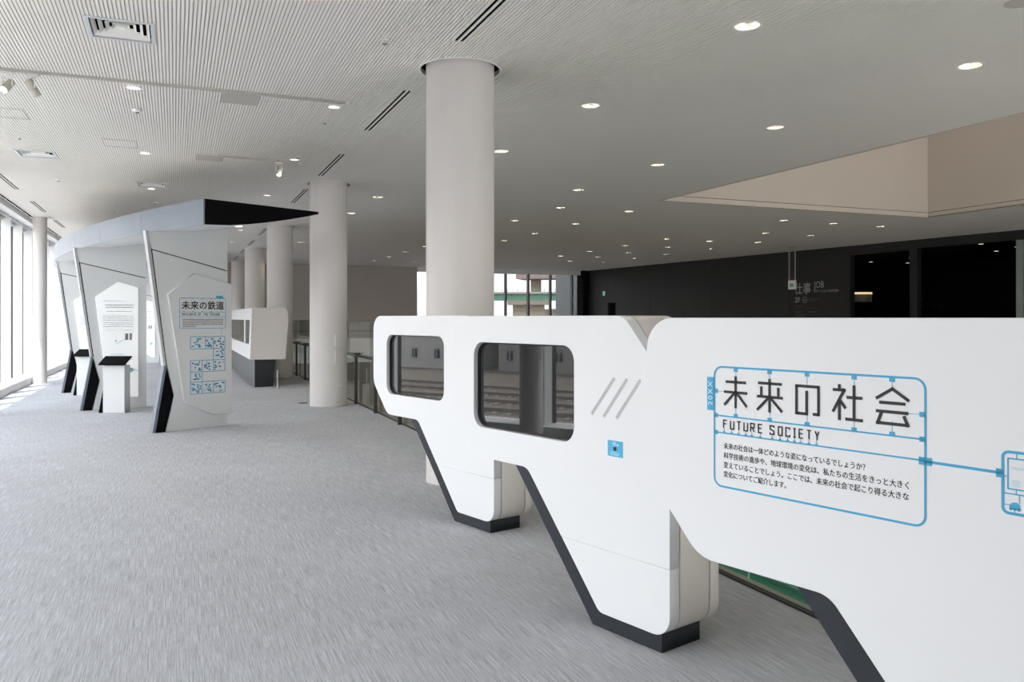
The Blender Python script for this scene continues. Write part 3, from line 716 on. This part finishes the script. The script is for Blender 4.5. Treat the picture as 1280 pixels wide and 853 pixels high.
# ------------------------------------------------------------------ train-shaped counter
ct = thing('exhibit_counter', 'long white counter with rounded nose, side window and dark grey base', 'counter', (1.66, 19.07, 0))
def loft(secs, name, m, parent, smooth=False):
    n = len(secs[0]); v = [p for s in secs for p in s]; f = []
    for i in range(len(secs)-1):
        for j in range(n): j2 = (j+1) % n; f.append((i*n+j, (i+1)*n+j, (i+1)*n+j2, i*n+j2))
    f.append(tuple(range(n))); f.append(tuple((len(secs)-1)*n+j for j in range(n))[::-1])
    o = meshobj(name, v, f, m, parent)
    bm = bmesh.new(); bm.from_mesh(o.data); bmesh.ops.recalc_face_normals(bm, faces=bm.faces); bm.to_mesh(o.data); bm.free(); return o
def csec(y, wd, zb, zt, i=0):
    p = roundpoly([(-.06+i, zt-i, .02), (wd-i, zt-i, .12), (wd+.03-i, 1.50, .2), (wd-.045-i, zb+i, .04), (-.10+i, zb+i, .02)], 5)
    return [(a, y, b) for a, b in p]
# end block (solid nose), then a window bay of posts, then a solid run
loft([csec(0, .70, .615, 1.772), csec(.10, .69, .615, 1.772)], 'nose_panel', WHITE_SHADED, ct)
secs_lo = []
def run(y0, y1, z0, z1, name):
    w0 = .69-.19*min(1, y0/2.2); w1 = .69-.19*min(1, y1/2.2)
    a = lambda z: -.10+(z-.615)*.034
    v = []
    for y, ww in ((y0, w0), (y1, w1)): v += [(a(z0), y, z0), (ww, y, z0), (ww, y, z1), (a(z1), y, z1)]
    MB().add(v, [(0, 3, 2, 1), (4, 5, 6, 7), (0, 1, 5, 4), (1, 2, 6, 5), (2, 3, 7, 6), (3, 0, 4, 7)]).build(name, WHITE, ct)
run(.10, 2.2, .615, .94, 'lower_side'); run(2.2, 10.5, .615, .94, 'lower_side')
run(.10, 2.2, 1.50, 1.772, 'upper_side'); run(2.2, 10.5, 1.50, 1.772, 'upper_side')
run(.10, .45, .94, 1.50, 'side_post'); run(10.1, 10.5, .94, 1.50, 'side_post')
MB().box(-.055, .0, 2.0, 2.35, .94, 1.5).build('side_post', WHITE, ct)
for (p, q) in ((.47, 2.0), (2.35, 4.9), (4.92, 7.5), (7.52, 10.08)): MB().box(-.04, -.03, p, q, .94, 1.5).build('glass_pane', GL_CLR, ct)
MB().box(.40, .44, .45, 10.1, .94, 1.5).build('rear_glazing', mat('dark_display_back', (.06, .07, .06), .3, var=.3, scale=2), ct)
MB().box(-.02, .40, .5, 10.0, .94, .96).build('display_shelf', WOOD, ct)
mb = MB(); mb.add([(-.002, -.004, 0), (.40, .10, 0), (.46, .10, .62), (-.002, -.004, .62), (.045, 10.4, 0), (.35, 10.4, 0), (.40, 10.4, .62), (.045, 10.4, .62)], [(0, 1, 2, 3), (7, 6, 5, 4), (0, 4, 5, 1), (1, 5, 6, 2), (2, 6, 7, 3), (3, 7, 4, 0)])
o = mb.build('base', BASE, ct)
MB().box(-.004, .01, .0, 10.4, 0, .62).build('base_side', mat('mid_grey_side', (.10, .105, .112), .5, var=.05, scale=4), ct)
t = thing('floor_stanchion', 'short thin clear post on the carpet by the white counter', 'post', (2.08, 18.5, 0))
MB().lathe([(.045, 0), (.045, .012), (.012, .014)], 20).build('foot', METAL, t); MB().box(-.012, .012, -.006, .006, .01, .40).build('upright', TRIMW, t)
t = MB().lathe([(.085, 0), (.085, .006), (.06, .008)], 24, (2.16, 15.2)).build('floor_outlet', RAILM); tag(t, 'small round dark floor outlet on the carpet near the second column', 'floor outlet')

# ------------------------------------------------------------------ ceiling fittings
def downlight(x, y, lab, grp, proto=[None]):
    if proto[0] is None:
        t = thing('downlight')
        MB().lathe([(.100, 0), (.118, -.004), (.120, .004), (.108, .006)], 32, cap=False).build('trim_ring', TRIMW, t, True)
        MB().lathe([(.104, .0), (.094, .018), (.078, .044), (.050, .082)], 18, cap=False).build('reflector', CHROME, t)
        MB().lathe([(.052, .080), (.052, .12)], 20).build('lamp', BULB, t)
        MB().lathe([(.114, .004), (.114, .15), (.0, .151)], 24, cap=False).build('housing', BLACK, t)
        proto[0] = t
    else: t = copy_tree(proto[0])
    t.location = (x, y, ZC); tag(t, lab, 'ceiling light', grp)
    light('downlight_beam', 'SPOT', (x, y, ZC+.062), 34, (1, .88, .74), spot_size=2.9, spot_blend=.5, shadow_soft_size=.03); return t
rown = {4.30: 'in the row nearest the round columns', 3.69: 'in the far row beside the round columns', 6.92: 'in the row left of the beige shaft', 7.68: 'in the far line behind the nearest column',
        9.36: 'in the line beyond the beige shaft corner', 13.7: 'in the first line under the beige shaft edge', 15.3: 'in the middle line before the dark wall', 16.95: 'in the line closest to the dark wall'}
for x, ys in rows_r.items():
    for i, y in enumerate(ys):
        downlight(x, y, f"{ORD[i]} chrome downlight {rown[x]}", 'chrome ceiling downlights')
def flatlight(x, y, lab, proto=[None]):
    if proto[0] is None:
        t = thing('flush_light')
        MB().lathe([(.060, -.001), (.078, -.004), (.080, .004), (.07, .006)], 28, cap=False).build('trim_ring', TRIMW, t, True)
        MB().lathe([(.066, .002), (.066, .02)], 24).build('lamp', BULBW, t); proto[0] = t
    else: t = copy_tree(proto[0])
    t.location = (x, y, ZC); tag(t, lab, 'ceiling light', 'flush ceiling lights over the walkway')
    light('flush_beam', 'SPOT', (x, y, ZC-.02), 30, (1, .95, .88), spot_size=2.5, spot_blend=.9, shadow_soft_size=.06)
for x, ys in rows_l.items():
    for i, y in enumerate(ys):
        flatlight(x, y, f"{ORD[i]} small bright flush light in the walkway's {'left' if x < 0 else 'right'} ceiling row")
def slot(x, y0, y1, lab, proto=[None]):
    L = y1-y0
    t = thing('slot_diffuser', lab, 'vent', (x, y0, ZC), group='twin slot diffusers')
    MB().box(-.046, .046, 0, L, .006, .06).build('slot', BLACK, t)
    MB().box(-.054, -.042, 0, L, -.003, .01).box(-.010, .010, 0, L, -.003, .01).box(.042, .054, 0, L, -.003, .01).build('slot_frame', CEIL, t)
for i, (x, a, b) in enumerate(slots_r): slot(x, a, b, f"{ORD[i]} twin black slot diffuser in the line beside the columns")
for i, (x, a, b) in enumerate(slots_l): slot(x, a, b, f"{ORD[i]} twin slot diffuser in the line over the left windows")
def air_vent(x, y, lab):
    t = thing('ceiling_vent', lab, 'vent', (x, y, ZC), group='square ceiling vents')
    def sqring(a, za, b, zb, a2, b2, nm, m):
        v = [(sx*a, sy*a2, za) for sx, sy in ((-1, -1), (1, -1), (1, 1), (-1, 1))]+[(sx*b, sy*b2, zb) for sx, sy in ((-1, -1), (1, -1), (1, 1), (-1, 1))]
        v2 = [(p[0]*.985, p[1]*.985, p[2]+.006) for p in v]; V = v+v2; f = []
        for k in range(4):
            j = (k+1) % 4; f += [(k, j, 4+j, 4+k), (8+k, 12+k, 12+j, 8+j), (k, 8+k, 8+j, j), (4+k, 4+j, 12+j, 12+k)]
        MB().add(V, f).build(nm, m, t)
    MB().box(-.255, .255, -.265, -.235, -.008, .03).box(-.255, .255, .235, .265, -.008, .03).box(-.255, -.225, -.235, .235, -.008, .03).box(.225, .255, -.235, .235, -.008, .03).build('vent_frame', VENTB, t)
    MB().box(-.24, .24, -.25, .25, .10, .12).build('vent_back', BLACK, t)
    for k in range(4):
        a = .215-.050*k; sqring(a, .002+.006*k, a-.024, .034+.006*k, a*1.04, (a-.024)*1.04, 'louvre', TRIMW)
    MB().box(-.03, .03, -.032, .032, .012, .03).build('centre_plate', TRIMW, t)
air_vent(*vents[0], 'largest square louvred ceiling vent, above the spotlight track'); air_vent(*vents[1], 'square louvred ceiling vent near the left edge over the walkway'); air_vent(*vents[2], 'square louvred ceiling vent just above the pavilion canopy')
for (x, y, lab) in ((.66, 9.32, 'beige perforated ceiling grille under the long spotlight track'), (.485, 12.92, 'beige perforated ceiling grille at the end of the short track')):
    t = thing('speaker_grille', lab, 'grille', (x, y, ZC))
    MB().box(-.19, .19, -.21, .21, -.006, .004).build('grille_plate', GRILLE, t)
    mb = MB()
    for k in range(12): mb.box(-.18, .18, -.198+k*.034, -.190+k*.034, -.0075, -.005)
    tag(mb.build('slot_rows', CONC, t), kind='stuff')
for (x, y, lab) in ((-.68, 12.33, 'faint outline of a ceiling hatch beside the first flush lights'), (-1.80, 10.99, 'faint outline of a ceiling hatch at the left edge')):
    mb = MB().box(-.21, .21, -.25, -.243, -.003, .01).box(-.21, .21, .243, .25, -.003, .01).box(-.21, -.203, -.243, .243, -.003, .01).box(.203, .21, -.243, .243, -.003, .01)
    t = mb.build('access_hatch', CONC); t.location = (x, y, ZC); tag(t, lab, 'ceiling hatch')
# tracks and spotlights
for (a, b, lab) in (((-2.5, 9.03), (1.77, 9.01), 'long pale spotlight track crossing the ceiling at upper left'), ((.59, 12.66), (1.77, 12.78), 'short pale spotlight track above the canopy')):
    L = math.dist(a, b); t = thing('light_track', lab, 'light track', (*a, ZC), math.atan2(b[1]-a[1], b[0]-a[0]))
    MB().box(0, L, -.02, -.008, -.022, .002).box(0, L, .008, .02, -.022, .002).box(0, L, -.008, .008, -.010, .002).build('rail', GRILLE, t)
    MB().box(L-.03, L, -.022, .022, -.024, .002).build('end_cap', TRIMW, t)
def spot(x, y, d, lab):
    t = thing('track_spotlight', lab, 'spotlight', (x, y, ZC-.022), group='track spotlights'); d = Vector(d).normalized()
    MB().box(-.05, .05, -.018, .018, -.028, 0).build('adapter', TRIMW, t)
    side = d.cross(Vector((0, 0, 1))).normalized(); c = Vector((0, 0, -.135))
    yk = MB()
    for s in (-1, 1): yk.bar(side*s*.045+Vector((0, 0, -.045)), side*s*.045+c, .008, .012)
    yk.bar(side*-.05+Vector((0, 0, -.045)), side*.05+Vector((0, 0, -.045)), .012, .008); yk.bar((0, 0, -.03), (0, 0, -.045), .015)
    yk.build('yoke', TRIMW, t)
    M = Matrix.Translation(c) @ d.to_track_quat('Z', 'Y').to_matrix().to_4x4()
    MB().lathe([(.028, -.085), (.036, -.07), (.036, 0), (.034, .002), (.034, .01), (.040, .012), (.040, .085), (.036, .085), (.034, .06)], 24, axis=M).build('lamp_head', mat('cream_enamel', (.52, .50, .44), .45, var=.02, scale=9), t, True)
    MB().lathe([(.0335, .061), (.0335, .066)], 20, axis=M).build('lens', BULB, t)
spot(-1.47, 9.05, (-.35, -.75, -.75), 'left spotlight on the long track with its bright lens towards the camera')
spot(-1.26, 9.05, (.45, .25, -.85), 'second spotlight on the long track turned away to the right')
spot(1.46, 12.76, (-.1, -.6, -.9), 'single spotlight on the short track with a glowing lens')
# sprinklers and detectors
for k, (x, y, lab) in enumerate([(1.66, 6.87, 'nearest small sprinkler head between slot diffusers'), (-.39, 10.24, 'small round detector between the two flush lights on the left'), (1.67, 9.96, 'small sprinkler head just beyond the long track end'), (1.67, 12.28, 'small sprinkler head beside the short track'),
                  (-1.87, 12.36, 'tiny sprinkler head before the left square vent'), (-.35, 18.31, 'small detector over the canopy edge'), (-1.23, 20.17, 'small hanging sprinkler above the curved canopy'), (-1.83, 15.88, 'tiny flat detector near the left window row')]):
    t = thing('sprinkler_head', lab, 'sprinkler', (x, y, ZC))
    if 'detector' in lab:
        MB().lathe([(.055, .002), (.055, -.012), (.035, -.03), (.012, -.032)], 24).build('detector_body', TRIMW, t, True); MB().lathe([(.02, -.03), (.02, -.042)], 16).build('sensor_dome', INKG, t)
    else:
        MB().lathe([(.035, .002), (.033, -.006), (.012, -.008), (.010, -.03)], 20).build('escutcheon', TRIMW, t, True); MB().lathe([(.022, -.034), (.022, -.038)], 16).build('deflector', INKG, t)
        MB().box(-.003, .003, -.012, .012, -.036, -.006).build('frame_arm', INKG, t)
t = thing('dark_ceiling_disc', 'round dark disc on the ceiling at the top right edge', 'ceiling speaker', (5.87, 4.23, ZC))
MB().lathe([(.11, .003), (.11, -.006), (.10, -.009)], 32).build('disc_plate', GRILLE, t); MB().lathe([(.118, .003), (.118, -.004), (.108, -.004)], 32, cap=False).build('rim', CEIL, t)

# ------------------------------------------------------------------ signs on the dark wall
def wall_thing(name, tt, lab, cat):
    p = WP(tt, -.004, 0); return thing(name, lab, cat, p, math.atan2(wu.y, wu.x))
t = wall_thing('wall_lettering', 13.13, 'large white JOB STATION 2F lettering on the dark wall', 'lettering')
text('kanji_lettering', '仕事', -.02, 2.42, .42, SIGNW, t, y=-.004, width=.74, bold=.008)
text('job_lettering', 'JOB', .85, 2.58, .33, SIGNW, t, y=-.004, width=.44, bold=.004)
text('station_lettering', 'ステーション STATION', .85, 2.43, .11, SIGNW, t, y=-.004, width=1.05, bold=.003)
text('floor_lettering', '2F', 0, 2.10, .25, SIGNW, t, y=-.004, width=.24, bold=.005)
mb = MB(); tube_path(mb, [(.45+.10*math.cos(a*PI/10), 2.18+.10*math.sin(a*PI/10)) for a in range(21)], .015, -.004); strokes(mb, [[(.45, 2.22), (.40, 2.13)], [(.45, 2.22), (.50, 2.13)], [(.41, 2.16), (.49, 2.16)]], .012, -.004)
mb.build('floor_emblem', SIGNW, t)
mb = MB(); rnd = random.Random(3)
for (x0, x1, z, h) in ((.62, 1.12, 2.18, .04), (.62, .90, 2.12, .03), (0, .28, 1.95, .03), (0, 1.1, 1.88, .006), (0, .34, 1.74, .04), (.62, 1.0, 1.74, .04), (0, 1.1, 1.66, .012), (0, .5, 1.60, .03)):
    if h < .01: rect(mb, x0, x1, z, z+h, -.004)
    else:
        x = x0
        while x < x1: rect(mb, x, min(x1, x+.035), z, z+h, -.004); x += .05
mb.build('small_print', SIGND, t)
t = wall_thing('exit_sign', .93, 'small green exit sign on the dark wall above the door', 'sign'); MB().box(-.06, .12, -.03, 0, 2.64, 2.84).build('sign_face', EXITG, t); MB().box(-.07, .13, -.028, .003, 2.63, 2.85).build('sign_case', TRIMW, t)
dr = thing('door_1', kind='structure'); 
wbox(1.26, 1.92, .12, .16, 0, 2.30, 'door_leaf', BLACK, dr)
# gallery sign, back in the dark opening
t = thing('gallery_sign', 'dim grey arrow and JOB sign deep inside the right dark opening', 'sign', WP(11.0, 9.98, 0), math.atan2(wu.y, wu.x))
mb = MB(); strokes(mb, [[(-.25, 2.05), (-.25, 2.45), (-.33, 2.35)], [(-.25, 2.45), (-.17, 2.35)], [(-.25, 2.05), (-.1, 2.05)]], .02, -.004); tube_path(mb, [(.05+.13*math.cos(a*PI/10), 2.05+.13*math.sin(a*PI/10)) for a in range(21)], .015, -.004)
mb.build('arrow_emblem', SIGND, t); text('kanji_lettering', '仕事', .25, 1.93, .30, SIGND, t, y=-.004); text('job_lettering', 'JOB', .92, 2.0, .22, SIGND, t, y=-.004)
# counter with lit lampshade in the gallery
t = thing('glowing_lamp', 'drum lamp glowing warm yellow in the left dark opening', 'lamp', (22.5, 22.1, 0))
MB().lathe([(.34, 2.12), (.34, 2.42)], 32).build('lamp_shade', WOOD, t, True); MB().lathe([(.345, 2.38), (.345, 2.45)], 32).build('glow_rim', LAMPS, t, True); MB().lathe([(.05, 0), (.04, 2.14)], 16).build('stem', BLACK, t); MB().lathe([(.2, 0), (.2, .03)], 24).build('foot', BLACK, t)
for i, (X_, Y_) in enumerate(((27.5, 26.5), (29.5, 26.4), (27.0, 24.0), (24.1, 18.7), (26.2, 19.0), (27.2, 20.5))):
    p = (X_, Y_, 3.945); t = thing('gallery_downlight', f"tiny lit downlight in the dark gallery ceiling, {['left opening, first', 'left opening, by the pier', 'left opening, deepest', 'right opening, centre', 'right opening, at its right edge', 'right opening, deeper'][i]}", 'ceiling light', p, group='gallery downlights')
    MB().lathe([(.07, -.012), (.07, .003)], 16).build('lamp', BULBW, t); MB().lathe([(.085, -.008), (.085, .004)], 16).build('rim', BLACK, t)
# hanging direction sign
t = thing('hanging_sign', 'slim sign hanging from the ceiling on two rods before the dark wall', 'sign', (19.05, 21.7, 0), math.atan2(wu.y, wu.x))
for s in (-.13, .13): MB().box(s-.015, s+.015, -.015, .015, 2.78, ZC+.01).build('rod', CONC, t)
MB().box(-.16, .16, -.02, .02, 2.50, 2.80).build('sign_box', TRIMW, t); MB().box(-.08, .08, -.023, -.018, 2.58, 2.70).build('sign_mark', mat('teal_mark', (.15, .4, .4), .5, var=.02, scale=9), t)
MB().box(-.14, .14, -.015, .015, ZC-.03, ZC+.01).build('rod_cap', CONC, t)

# ------------------------------------------------------------------ outside
tag(MB().box(-400, -3.7, -300, 500, -5.4, -5.2).box(-3.7, 300, 41, 500, -5.4, -5.2).build('ground_outside', GROUND), kind='structure')
for i in range(8):
    X = -21-5*i
    t = thing('railway_track', f"{ORD[i]} railway track outside the left windows, mirrored in the dark glass", 'railway track', (X, 0, -5.2), group='railway tracks outside')
    for s in (-.53, .53): MB().box(s-.05, s+.05, -60, 160, .12, .26).build('rail', RAILS, t)
    mb = MB()
    for k in range(180): mb.box(-1.1, 1.1, -60+k*1.2, -60+k*1.2+.28, 0, .14)
    tag(mb.build('sleepers', CONC, t), kind='stuff')
def building(x0, x1, y0, y1, z1, m, lab, nw, nh, face, wz=2.9, z0=-5.2):
    t = thing('building', lab, 'building', ((x0+x1)/2, (y0+y1)/2, z0)); hx, hy = (x1-x0)/2, (y1-y0)/2
    MB().box(-hx, hx, -hy, hy, 0, z1-z0).build('wall', m, t); MB().box(-hx-.3, hx+.3, -hy-.3, hy+.3, z1-z0, z1-z0+.5).build('roof', PIER, t)
    w0 = None
    for i in range(nw):
        for j in range(nh):
            if w0 is None:
                w0 = (MB().box(0, .12, -.42, .42, -.6, .6) if face == 'x' else MB().box(-.42, .42, -.12, 0, -.6, .6)).build('window', WINB, t); q = w0
                fr_ = (MB().box(.1, .16, -.03, .03, -.6, .6) if face == 'x' else MB().box(-.03, .03, -.16, -.1, -.6, .6)).build('window_bar', TRIMW, w0)
            else: q = w0.copy(); COL.objects.link(q); f2 = fr_.copy(); COL.objects.link(f2); f2.parent = q
            if face == 'x': q.location = (hx, -hy+(i+.5)*2*hy/nw, 2.0+wz*j)
            else: q.location = (-hx+(i+.5)*2*hx/nw, -hy, 2.0+wz*j)
building(-100, -78, 20, 64, 14, BLD1, 'long grey building beyond the tracks with small windows', 12, 6, 'x')
building(-96, -76, 68, 96, 9, BLD2, 'pale lower building beyond the tracks', 7, 4, 'x')
building(-98, -80, -12, 16, 12, BLD2, 'pale building across the tracks on the left', 7, 5, 'x')
building(-104, -80, 100, 150, 16, BLD1, 'distant grey block beyond the tracks', 12, 6, 'x')
for i in range(6):
    t = thing('catenary_pole', f"{ORD[i]} steel pole beside the railway tracks", 'pole', (-43.5, 2+i*16, -5.2), group='catenary poles')
    MB().lathe([(.16, 0), (.12, 9)], 10).build('mast', CONC, t); MB().bar((0, 0, 7), (8, 0, 7.6), .1).bar((0, 0, 8.2), (8, 0, 7.6), .06).build('bracket', CONC, t)
t = thing('overhead_wires', 'overhead wires strung along the railway tracks', 'wires', (-26, 0, 2.6))
for k in range(4): MB().bar((-6+k*4, -60, .2*k), (-6+k*4, 150, .2*k+1.2), .05).build('wire', TRIMW, t)
t = thing('track_fence', 'low white fence beside the tracks outside', 'fence', (-17, 0, -5.2)); MB().box(-.05, .05, -40, 120, .3, 1.1).build('fence_panel', CONC, t)
for k in range(40): MB().box(-.08, .08, -40+k*4, -39.85+k*4, 0, 1.2).build('post', CONC, t)
tag(MB().box(-16.5, -3.75, -60, 130, -5.2, -5.15).build('ground_bounce_strip', mat('pale_bounce_ground', (.62, .61, .59), .85, var=.05, scale=.5)), kind='structure')  # pale strip added outside to bounce daylight up onto the ceiling
# viaduct seen through the far windows
va = thing('green_viaduct', 'green steel railway viaduct on beige piers beyond the far windows', 'viaduct', (60, 145, 0), math.radians(-26))
MB().box(-70, 60, -1.5, 1.5, 4.85, 6.05).build('girder', GREENP, va); MB().box(-70, 60, -2.1, -1.9, 6.1, 6.45).build('parapet', CONC, va); MB().box(-70, 60, -2.0, 2.0, 6.05, 6.2).build('deck', PIER, va)
for k in range(26): MB().box(-70+k*5, -69.7+k*5, -1.62, -1.5, 4.85, 6.05).build('stiffener', GREENP, va)
mb = MB()
for k in range(130): mb.box(-70+k, -69.9+k, -2.15, -2.05, 6.45, 6.95)
mb.box(-70, 60, -2.15, -2.05, 6.88, 6.95); tag(mb.build('parapet_fence', GREENP, va), kind='stuff')
for x in (-40, -22, -9, 3, 16, 34): MB().box(x-3, x+3, -1.2, 1.2, -5.2, 4.0).box(x-4, x+4, -1.8, 1.8, 4.0, 4.85).build('pier', PIER, va)
t = thing('elevated_road', 'pinkish underside of an elevated road high beyond the far windows', 'bridge', (150, 250, 0), math.radians(-38))
MB().box(-42, 90, -6, 6, 15.5, 18.5).build('deck', PINK, t); MB().box(-42, 90, -6.3, -6, 18.5, 20).build('parapet', CONC, t)
for x in (-36, -4, 32, 74): MB().box(x-1.5, x+1.5, -2, 2, -5.2, 15.5).build('pier', PIER, t)
t = MB().box(10.2, 12.9, 38.6, 38.9, -5, 7).build('sky_screen', mat('pale_sky_screen', (.75, .78, .82), .7, var=.02, scale=.5)); tag(t, 'added pale screen standing for the sky between the beige wall and the nearest column', 'facade')  # added panel in place of bright sky, hides the viaduct behind this pane
building(95, 125, 190, 215, 3.5, PIER, 'beige low building under the green viaduct', 6, 2, 'y')
